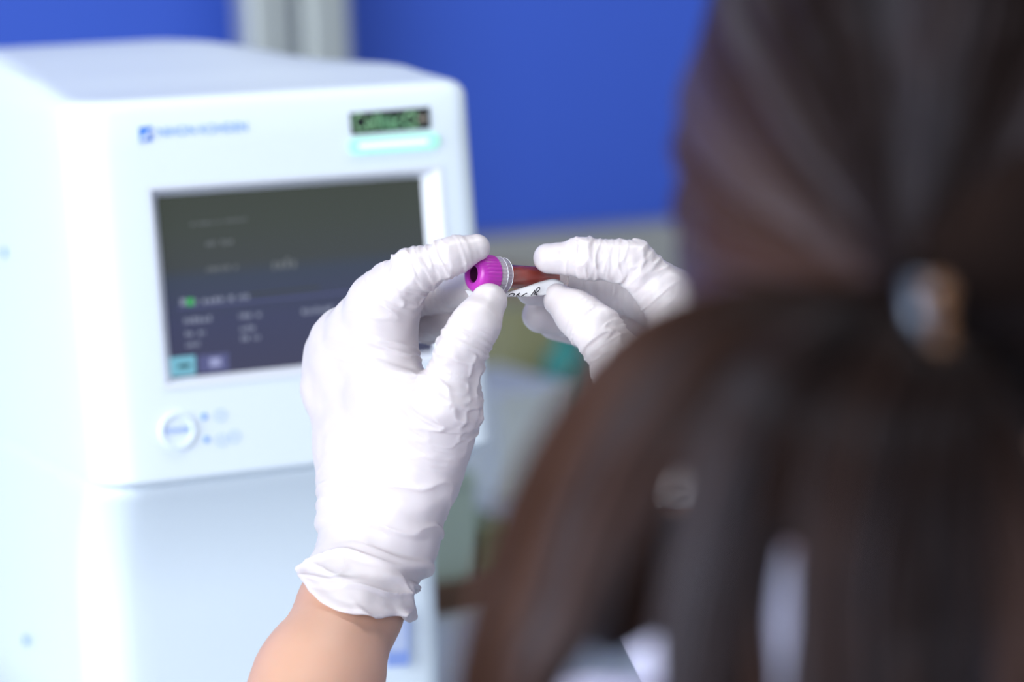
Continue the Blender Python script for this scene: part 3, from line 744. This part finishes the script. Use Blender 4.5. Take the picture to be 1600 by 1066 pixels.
def shrink(d, k): return {a: [(p_, r*k) for p_, r in v] for a, v in d.items()}
def shrinkl(l, k): return [[(p_, r*k) for p_, r in v] for v in l]
lhs, rhs = shrink(LH, 0.72), shrink(RH, 0.72); lps, rps = shrinkl(LP, 0.8), shrinkl(RPm, 0.8)
def torso(p):
    sh_ = cone(p, L_sh, R_sh, 0.055, 0.055)
    d = sh_
    d = smin(d, cone(p, neck_b-ZU*0.02, neck_b*0.42+L_sh*0.58+ZU*0.012, 0.064, 0.060), 0.02); d = smin(d, cone(p, neck_b-ZU*0.02, neck_b*0.42+R_sh*0.58+ZU*0.012, 0.064, 0.060), 0.02)
    for dx in (-0.075, 0, 0.075):
        d = smin(d, cone(p, SM+lf*dx-ZU*0.06, hip+lf*dx*0.8+ZU*0.12, 0.095, 0.085), 0.04)
    for dx in (-0.07, 0.07): d = smin(d, cone(p, hip+ZU*0.12+lf*dx*.8, hip+lf*dx, 0.085, 0.105), 0.04)
    d = smin(d, cone(p, neck_b-ZU*0.05, neck_b-ZU*0.02, 0.065, 0.058), 0.04)
    return d
def body_f(p):
    d = torso(p)
    d = smin(d, cone(p, neck_b, HD(0, -0.02, -0.05), 0.054, 0.050), 0.03)
    hd = ell(p, HC, (0.067, 0.086, 0.098), HR)
    hd = smin(hd, ell(p, HD(0, 0.022, -0.045), (0.052, 0.062, 0.070), HR), 0.03)       # jaw
    hd = smin(hd, cone(p, HD(0, 0.080, -0.098), HD(0, 0.060, -0.102), 0.012, 0.016), 0.02) # chin
    hd = smin(hd, cone(p, HD(0, 0.086, -0.002), HD(0, 0.104, -0.040), 0.006, 0.0095), 0.012) # nose
    for s in (-1, 1):
        hd = smax(hd, -(np.linalg.norm(p-HD(s*0.030, 0.093, -0.004), axis=-1)-0.0125), 0.010)  # eye hollow
        hd = smin(hd, cone(p, HD(s*0.026, 0.083, 0.016), HD(s*0.044, 0.072, 0.014), 0.006, 0.005), 0.01)
        hd = smin(hd, cone(p, HD(s*0.012, 0.089, -0.040), HD(s*0.013, 0.092, -0.041), 0.005, 0.005), 0.006)
        hd = smin(hd, ell(p, HD(s*0.067, -0.004, -0.018), (0.005, 0.017, 0.029), HR), 0.006)  # ear
        hd = smin(hd, cone(p, HD(0, 0.0905, -0.063), HD(s*0.022, 0.080, -0.064), 0.0055, 0.003), 0.004)
        hd = smin(hd, cone(p, HD(0, 0.0895, -0.073), HD(s*0.018, 0.080, -0.071), 0.006, 0.003), 0.004)
    d = smin(d, hd, 0.02)
    for (s_, e_, fo, fg, pm) in ((L_sh, L_el, LF, lhs, lps), (R_sh, R_el, RF, rhs, rps)):
        a = cone(p, s_, e_, 0.050, 0.038)
        fo2 = [(fo[0][0], fo[0][1]), (fo[1][0], fo[1][1]), (fo[2][0], fo[2][1]), (e_*0.55+fo[2][0]*0.45, 0.031), (e_, 0.036)]
        a = smin(a, chain(p, fo2, 0.012), 0.02)
        h = None
        for c in pm:
            x = chain(p, c, 0.006); h = x if h is None else smin(h, x, 0.01)
        for c in fg.values(): h = smin(h, chain(p, c, 0.003), 0.004)
        d = smin(d, smin(a, h, 0.008), 0.03 if s_ is L_sh else 0.0301)
    for k_, a_ in ((kneeL, ankL), (kneeR, ankR)):
        hp = hip+lf*(0.08 if k_ is kneeL else -0.08)
        d = smin(d, smin(cone(p, hp, k_, 0.082, 0.056), cone(p, k_, a_, 0.052, 0.036), 0.02), 0.03)
        d = smin(d, cone(p, a_-ZU*0.03, a_-ZU*0.06+fv*0.12, 0.034, 0.026), 0.02)
    return d
allp = [L_el, R_el, L_sh, R_sh, kneeL, kneeR, ankL, ankR, hip, HC, T0]+[q_[0] for v in list(LH.values())+list(RH.values()) for q_ in v]
lo = np.min(allp, 0)-0.14; hi = np.max(allp, 0)+0.14; lo[2] = -0.01
V, F = surface_nets(body_f, lo, hi, 0.0065, 3)
person = empty('person', (0, 0, 0)); bpy.data.objects.remove(person)
person = from_arrays('person', V-np.array([HC[0], HC[1], 0]), F, M['skin'])
person.location = (HC[0], HC[1], 0)
tag(person, 'person with dark brown ponytail, white coat and white gloves holding up a blood tube', 'person')
def pfrom(name, V, F, m, parent=None, smooth=True):
    pw = np.array(parent_world(parent or person)); return from_arrays(name, np.asarray(V)-pw, F, m, parent or person, smooth, off=0)
M['eye'] = mat('eye white', (0.75, 0.75, 0.75), 0.2); M['iris'] = mat('dark brown iris', (0.03, 0.014, 0.008), 0.15)
for s in (-1, 1):
    ec = HD(s*0.030, 0.0690, -0.004); b = bmesh.new(); bmesh.ops.create_uvsphere(b, u_segments=24, v_segments=16, radius=0.0118, matrix=Matrix.Translation(Vector(ec)))
    ey_ = obj_bm('eye', b, M['eye'], person, smooth=True)
    lathe('iris', ec+hf*0.0100, hf, [(0, 0.0060), (0.0016, 0.0048), (0.0021, 0.0030), (0.0023, 0.0004)], M['iris'], ey_, 24)


# =============== gloves
def glove(fing, palm, ring_px, cuff_pts, fore, seed, W, label):
    base = hand_f(fing, palm)
    Rc = H(*ring_px); nrm = W['cut']; fr = fore
    def f(p):
        sh = p.shape[:-1]; p = p.reshape(-1, 3); d = base(p)
        sw = (p-Rc)@nrm+0.0022*vnoise(p*42, seed+50)+0.0012*vnoise(p*95, seed+51)
        mk = sw > -0.050
        if mk.any():
            pm = p[mk]; fo = chain(pm, fr, 0.01); s_ = sw[mk]
            fl = np.clip((s_+0.040)/0.040, 0, 1.2)
            co = fo-0.0005-0.0040*fl-0.0016*fl*vnoise(pm*70, seed+52)
            x = smin(d[mk], co, 0.006) 
            if cuff_pts:
                for ch in cuff_pts: x = smin(x, chain(pm, ch, 0.003), 0.004)
            keep = smax(x, s_, 0.0008)
            inn = smax(x+0.0029, -(s_+0.012), 0.002)
            keep = smax(keep, -inn, 0.0006)
            rim = np.sqrt((x+0.0008)**2+(s_)**2)-0.0019
            d[mk] = smin(keep, rim, 0.0012)
        return d.reshape(sh)
    pts = [q_[0] for v in fing.values() for q_ in v]+[q_[0] for v in palm for q_ in v]+[Rc+RT*0.03, Rc-RT*0.03, Rc+nrm*0.006]
    lo = np.min(pts, 0)-0.022; hi = np.max(pts, 0)+0.022
    V, F = surface_nets(f, lo, hi, 0.00125, 2)
    V, F = subdivide(V, F); V = newton(f, V, 0.001)
    _, N = grad(base, V, 1e-3)
    N /= np.linalg.norm(N, axis=1, keepdims=True)+1e-9
    _, N2 = grad(lambda q_: chain(q_, fr, 0.01), V, 1e-3); N2 /= np.linalg.norm(N2, axis=1, keepdims=True)+1e-9
    t_ = np.clip(((V-Rc)@nrm+0.05)/0.02, 0, 1)[:, None]; N = N*(1-t_)+N2*t_
    dp = gather(V, fing, palm, None, seed, W); cn = np.bincount(F.ravel(), minlength=len(V)).clip(1)
    fm = dp[F].mean(1); dp = 0.45*dp+0.55*np.bincount(F.ravel(), weights=np.repeat(fm, 4), minlength=len(V))/cn
    V = V+N*(dp*1.3)[:, None]
    o = pfrom('glove', V, F, M['glove']); o['label'] = label
    return o
def unit(v): return v/np.linalg.norm(v)
WL = dict(thumb_c=H(715, 600, -22), thumb_out=RT, web=H(628, 548, -10), web_dir=unit(H(560, 500, 0)-H(640, 570, 0)), web_perp=unit(H(640, 480, 0)-H(600, 620, 0)),
          axis=unit(H(560, 930, -6)-H(592, 800, 5)), side=unit(RT*0.9+UP*0.3), wrist=H(585, 870, 3), wr=0.040, cut=unit(H(524, 1010, -7)-H(548, 945, -9)))
ringL = (546, 920, -8); cuffL = [[(H(600, 962, -20), mm(3.5)), (H(622, 966, -17), mm(3.2)), (H(634, 957, -12), mm(2.6))]]
gl = glove(LH, LP, ringL, cuffL, LF, 31, WL, 'left hand glove, fully in view against the analyzer')
WR = dict(thumb_c=H(985, 592, -18), thumb_out=-RT, web=H(1010, 490, -4), web_dir=unit(H(1080, 440, 0)-H(1000, 520, 0)), web_perp=unit(H(1040, 520, 0)-H(980, 440, 0)),
          axis=unit(H(1070, 830, -20)-H(1060, 720, 6)), side=unit(-RT*0.9+UP*0.3), wrist=H(1062, 770, 3), wr=0.040, cut=unit(H(1080, 860, -30)-H(1064, 780, -2)))
ringR = (1080, 866, -30); cuffR = None
gr = glove(RH, RPm, ringR, cuffR, RF, 77, WR, 'right hand glove, partly hidden behind the ponytail')
# small red spot on the left index finger
d_, g_ = grad(hand_f(LH, LP), np.array([H(662, 429, -24)])); sp0 = H(662, 429, -24)
for _ in range(30):
    d_, g_ = grad(hand_f(LH, LP), sp0[None]); sp0 = sp0+FWD*min(max(float(d_[0]), 0.0), 0.002)
lathe('red_spot', sp0-FWD*0.0004, -FWD, [(-0.0006, 0.0004), (0, .0006), (0.0003, .0005), (0.0004, .0002)], M['blood_spot'], gl, 12)

# =============== coat, trousers, shoes
def coat_f(p):
    d = torso(p)-0.010
    for (s_, e_, fo) in ((L_sh, L_el, LF), (R_sh, R_el, RF)):
        w_ = fo[2][0]*0.30+e_*0.70 if s_ is L_sh else fo[1][0]*0.4+fo[2][0]*0.6
        u_ = unit(fo[2][0]-e_); wr_ = 0.046 if s_ is L_sh else 0.036
        sl_f = smax(cone(p, e_, w_+u_*0.05, 0.050, wr_), (p-w_)@u_+0.002*vnoise(p*60, 8), 0.002)
        d = smin(d, smin(cone(p, s_, e_, 0.057, 0.050), sl_f, 0.012), 0.03)
    for dx in (-0.09, 0.09): d = smin(d, cone(p, hip+lf*dx, hip+lf*dx+fv*0.25-ZU*0.01, 0.115, 0.095), 0.03)
    d = d+0.0050*vnoise(p*12, 3)+0.0030*(1-np.abs(vnoise(p*np.array([26, 26, 17.]), 4))*2).clip(0, 1)
    ct = neck_b+ZU*0.094-fv*0.008
    col = smax(cone(p, neck_b-ZU*0.04, ct+ZU*0.04, 0.074, 0.060), (p-ct)@unit(HD(0, 0, 0.1)-HC+ZU*0.02-fv*0.03), 0.003)
    return smin(d, col+0.0015*vnoise(p*30, 6), 0.010)
lo = np.min([L_el, R_el, L_sh, R_sh, hip-0.14, kneeL], 0)-0.13; hi = np.max([L_el, R_el, L_sh, R_sh, neck_b, kneeL], 0)+0.13
V, F = surface_nets(coat_f, lo, hi, 0.0065, 2)
pfrom('lab_coat', V, F, M['coat'])
def trous_f(p):
    d = None
    for k_, a_ in ((kneeL, ankL), (kneeR, ankR)):
        hp = hip+lf*(0.08 if k_ is kneeL else -0.08)
        x = smin(cone(p, hp+fv*0.18, k_, 0.084, 0.066), cone(p, k_, a_+ZU*0.02, 0.064, 0.052), 0.02)
        d = x if d is None else np.minimum(d, x)
    return d+0.003*vnoise(p*18, 9)
lo = np.min([hip, kneeL, kneeR, ankL, ankR], 0)-0.12; hi = np.max([hip, kneeL, kneeR, ankL, ankR], 0)+0.12
V, F = surface_nets(trous_f, lo, hi, 0.010, 2); pfrom('trousers', V, F, M['trouser'])
for a_ in (ankL, ankR):
    def sf(p): return smax(smin(cone(p, a_-ZU*0.045, a_-ZU*0.06+fv*0.13, 0.042, 0.036), cone(p, a_-ZU*0.045, a_+ZU*0.0, 0.042, 0.041), 0.02), -(p[..., 2]-0.002), 0.002)
    V, F = surface_nets(sf, a_-np.array([.22, .22, .12]), a_+np.array([.22, .22, .1]), 0.006, 2)
    pfrom('shoe', V, F, M['cab'])

# =============== hair
TIE = P(1425, 478, 0.655)
HA = np.array([0.0755, 0.0955, 0.108])
CEN = HD(0, -0.004, 0.006)
def cap_f(p):
    d = ell(p, CEN, HA*0.955, HR)
    q_ = (p-HC)@HR
    face = smax(q_[..., 1]*-1+0.030, -(0.072-q_[..., 2]) if False else q_[..., 2]-0.066, 0.01)  # in front of the ears, below the fringe
    d = smax(d, -smax(0.062-q_[..., 1]-0.15*np.clip(-q_[..., 2], 0, 1), q_[..., 2]-0.055, 0.01), 0.006)
    d = smax(d, -(q_[..., 2]+0.085), 0.01)
    d = smin(d, cone(p, HD(0, -0.088, -0.03), TIE+FWD*0.004, 0.020, 0.010), 0.03)
    return d
V, F = surface_nets(cap_f, CEN-0.15, CEN+0.15, 0.004, 2)
hair = pfrom('hair', V, F, M['hair'])
hair['label'] = 'dark brown hair drawn back smoothly over the head'
# strands over the scalp, all drawn to the clip
tl = (TIE-CEN)@HR/HA; tn = tl/np.linalg.norm(tl)
Ns = 6500; dirs = []
while len(dirs) < Ns:
    v = RNG.normal(size=3); v /= np.linalg.norm(v)
    q_ = v*HA
    if (q_[1] > 0.062-0.15*max(-q_[2], 0) and q_[2] < 0.055) or q_[2] < -0.088: continue
    if v@tn > 0.95: continue
    dirs.append(v)
dirs = np.array(dirs)
e1 = np.cross(tn, [0, 0, 1]); e1 /= np.linalg.norm(e1); e2 = np.cross(tn, e1)
phi = np.arctan2(dirs@e2, dirs@e1)
S = 18; t = np.linspace(0, 1, S)
om = np.arccos(np.clip(dirs@tn, -1, 1))
sl = (np.sin((1-t)[None]*om[:, None])/np.sin(om)[:, None])[..., None]*dirs[:, None]+(np.sin(t[None]*om[:, None])/np.sin(om)[:, None])[..., None]*tn
cl = np.round(phi/(2*pi)*46)+RNG.integers(0, 2, Ns)*0  # locks
lockr = vnoise(np.stack([phi*3.2, np.zeros(Ns)+3, np.zeros(Ns)], -1), 5)
lockr2 = vnoise(np.stack([phi*11, np.zeros(Ns)+8, np.zeros(Ns)], -1), 6)
belly = np.sin(pi*np.clip(t, 0, 1))[None]
lk = phi/(2*pi)*38+0.6*vnoise(np.stack([phi*4, np.zeros(Ns), np.zeros(Ns)], -1), 15); lkid = np.floor(lk); lk = np.abs(lk-lkid-0.5)*2
rad = 1+0.004-0.050*(lk**2)[:, None]*belly+0.030*(lockr[:, None]+0.25)*belly+0.016*lockr2[:, None]*belly+RNG.uniform(0, 0.009, Ns)[:, None]
# parting groove running up and to the right of the clip
gdir = (P(1575, 120, 0.70)-CEN)@HR/HA; gdir /= np.linalg.norm(gdir); gphi = math.atan2(gdir@e2, gdir@e1)
dg_ = np.abs((phi-gphi+pi) % (2*pi)-pi); rad -= 0.040*np.exp(-(dg_/0.07)**2)[:, None]*belly**0.5
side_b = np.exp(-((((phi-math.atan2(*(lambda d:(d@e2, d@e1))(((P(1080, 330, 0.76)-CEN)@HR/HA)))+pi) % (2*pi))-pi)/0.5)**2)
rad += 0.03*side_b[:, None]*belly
pth = CEN+(sl*rad[..., None]*HA)@HR.T
pull = (t**6)[None, :, None]; pth = pth*(1-pull)+pull*(TIE+RNG.normal(size=(Ns, 1, 3))*0.0035)
pth += 0.0012*np.stack([vnoise(pth*55+k*9, 40+k) for k in range(3)], -1)
rd = np.full((Ns, S), 0.00042)*(0.35+0.65*np.sin(pi*np.linspace(0.08, 0.92, S)))[None]*RNG.uniform(0.6, 1.5, Ns)[:, None]
tone_l = np.random.default_rng(5).uniform(0, 1, 400)**1.6
tone = tone_l[(lkid.astype(int)+200) % 400]*0.75+0.25*RNG.uniform(0, 1, Ns)-0.35*lk+0.05  # lock edges toned darker: shade between locks put into the colour
tone = np.clip(tone, 0, 1)*(1-np.exp(-(dg_/0.10)**2))  # groove darkened in the colour too, as painted shade
V, F = tube_arrays(pth, rd, 4)
def set_tone(o, v, wm):
    aw_ = o.data.attributes.new('lock_edge_light', 'FLOAT', 'POINT'); aw_.data.foreach_set('value', np.asarray(wm, np.float32))
    at_ = o.data.attributes.new('lock_tone_sheen', 'FLOAT', 'POINT'); at_.data.foreach_set('value', np.asarray(v, np.float32))
hs = pfrom('hair_strand', V, F, M['hair'], hair); set_tone(hs, np.repeat(tone, 18*4), np.repeat(0.4*side_b, 18*4)); hs['kind'] = 'stuff'; hs['label'] = 'fine strands lying over the head'  # left outline of the head gets the painted edge light

# ponytail: bundles that spring out of the clip and fall
def B(pts, r, n, seed, tn_, rs=0.0004): return (pts, r, n, seed, tn_, rs)  # tn_: tone of the bundle, painted sheen included
bund = [
 B([(1400, 480, .662), (1290, 490, .650), (1130, 500, .640), (1000, 572, .640), (900, 705, .650), (835, 880, .660), (780, 1090, .665), (760, 1460, .685)], [5, 9, 10, 11, 12, 13, 13, 11], 1600, 1, .10),
 B([(1400, 490, .658), (1280, 520, .640), (1130, 570, .632), (1020, 670, .635), (952, 800, .645), (890, 960, .65), (830, 1100, .655), (800, 1460, .675)], [5, 11, 13, 12, 11, 10, 9, 9], 1600, 2, .25),
 B([(1390, 500, .664), (1200, 570, .650), (1070, 655, .650), (1003, 765, .655), (1008, 860, .660), (990, 960, .665), (948, 1030, .668)], [5, 9, 9, 7, 13, 13, 3], 1400, 12, .08),
 B([(1405, 495, .655), (1320, 530, .632), (1225, 600, .622), (1150, 700, .628), (1112, 840, .638), (1085, 980, .645), (1080, 1100, .65), (1080, 1460, .675)], [5, 11, 13, 11, 12, 12, 11, 9], 1700, 3, .75),
 B([(1410, 500, .655), (1350, 560, .630), (1260, 650, .626), (1190, 760, .636), (1162, 880, .646), (1162, 1000, .65), (1165, 1100, .655), (1165, 1460, .675)], [5, 11, 12, 10.5, 9.5, 8.5, 8, 6], 1400, 4, .10),
 B([(1415, 500, .662), (1370, 560, .640), (1300, 650, .635), (1255, 740, .645), (1240, 800, .655), (1232, 850, .66)], [5, 10, 12, 10, 7, 2], 1200, 14, .05),
 B([(1420, 500, .655), (1395, 560, .628), (1350, 680, .622), (1326, 820, .632), (1322, 960, .642), (1322, 1100, .650), (1320, 1460, .675)], [5, 12, 14, 14, 14, 15, 11], 1900, 5, .40),
 B([(1440, 510, .658), (1450, 570, .632), (1455, 680, .626), (1450, 820, .636), (1450, 960, .646), (1450, 1100, .650), (1450, 1460, .675)], [5, 10, 13, 14, 15, 15, 11], 1800, 6, .30),
 B([(1450, 520, .662), (1495, 580, .645), (1535, 670, .640), (1570, 800, .648), (1590, 940, .655), (1600, 1100, .66), (1600, 1460, .685)], [5, 8, 10, 13, 14, 13, 10], 1500, 7, .40)]
PP = []; RR = []; TT = []; WW = []; S = 28
for pts, r, n, seed, tn_, rs in bund:
    g = spline([P(*q_) for q_ in pts], S); rr_ = np.clip(spline([[x] for x in r], S)[:, 0], 3, 30)*MM
    rg = np.random.default_rng(seed)
    T = np.gradient(g, axis=0); T /= np.linalg.norm(T, axis=1, keepdims=True); U_ = np.cross(T, FWD); U_ /= np.linalg.norm(U_, axis=1, keepdims=True); W_ = np.cross(U_, T)
    a = rg.uniform(0, 2*pi, n); q_ = rg.uniform(0, 1, n)**0.5
    # locks: pull strands of one sector together towards the lock's own centre
    nl_ = 14; la = rg.uniform(0, 2*pi, nl_); lr = rg.uniform(0.3, 0.85, nl_); li = rg.integers(0, nl_, n)
    x = q_*np.cos(a); y = q_*np.sin(a); lx = (lr*np.cos(la))[li]; ly = (lr*np.sin(la))[li]
    k = (0.35+0.35*np.linspace(0, 1, S))[None]
    X = x[:, None]*(1-k)+lx[:, None]*k; Y = y[:, None]*(1-k)+ly[:, None]*k
    p = g[None]+U_[None]*(X*rr_[None])[..., None]+W_[None]*(Y*rr_[None]*0.75)[..., None]
    ph = rg.uniform(0, 6.28, nl_)[li]
    p += RT*(0.0016*np.sin(np.linspace(0, 7, S)[None]+ph[:, None])*np.linspace(0, 1, S)[None])[..., None]
    p += 0.0012*np.stack([vnoise(p*40+c*9, 60+c+seed) for c in range(3)], -1)
    ft = 0.12+0.88*np.clip((np.linspace(0, 1, S)-0.36)/0.22, 0, 1)  # sheen painted in below the arch, arch top held dark
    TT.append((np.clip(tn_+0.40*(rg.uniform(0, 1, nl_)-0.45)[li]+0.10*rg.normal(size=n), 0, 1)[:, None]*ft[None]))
    wm_ = {1: 0.50, 2: 0.32, 12: 0.1, 7: 0.35}.get(seed, 0.12)  # outer bundles browner: light through the hair edge painted in
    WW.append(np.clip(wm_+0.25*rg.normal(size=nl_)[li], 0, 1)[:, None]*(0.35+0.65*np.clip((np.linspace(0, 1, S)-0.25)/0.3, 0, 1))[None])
    Lf = rg.uniform(0.84, 1.0, n)[:, None]*np.linspace(0, S-1, S)[None]; i0 = np.clip(Lf.astype(int), 0, S-2); ff = (Lf-i0)[..., None]; ar = np.arange(n)[:, None]
    p = p[ar, i0]*(1-ff)+p[ar, i0+1]*ff
    PP.append(p); RR.append(rs*(rg.uniform(0.6, 1.5, n)[:, None]*np.clip((1.02-np.linspace(0, 1, S))/0.15, 0.15, 1)[None]))
V, F = tube_arrays(np.concatenate(PP), np.concatenate(RR), 4)
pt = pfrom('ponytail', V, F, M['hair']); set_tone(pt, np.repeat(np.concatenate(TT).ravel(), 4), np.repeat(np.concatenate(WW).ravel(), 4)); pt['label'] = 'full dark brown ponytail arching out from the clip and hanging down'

# hair clip: curved silver bar with amber beads
clip = []
b = bmesh.new(); rows = []
for i in range(13):
    v = -1+2*i/12
    c = P(1438+3*sin(v*2), 496+v*60, 0.6300+0.004*v*v); row = []
    for k in range(7):
        a = radians(-75+150*k/6); row.append(b.verts.new(c+RT*0.0029*sin(a)-FWD*0.0025*cos(a)))
    row2 = [b.verts.new(c+RT*0.0026*sin(radians(-75+150*k/6))+FWD*0.0006) for k in range(6, -1, -1)]
    rows.append(row+row2)
for r0_, r1_ in zip(rows[:-1], rows[1:]):
    for k in range(14): b.faces.new((r0_[k], r0_[(k+1) % 14], r1_[(k+1) % 14], r1_[k]))
b.faces.new(rows[0]); b.faces.new(rows[-1])
hc = obj_bm('hair_clip', b, M['silver'], person, smooth=True)
hc['label'] = 'silver hair clip with amber beads'
for y in (458, 496, 534):
    c = P(1467, y, 0.6315)
    b = bmesh.new(); bmesh.ops.create_icosphere(b, subdivisions=3, radius=0.0034 if y != 496 else 0.0028, matrix=Matrix.Translation(Vector(c)))
    obj_bm('bead', b, M['amber'], hc, smooth=True)
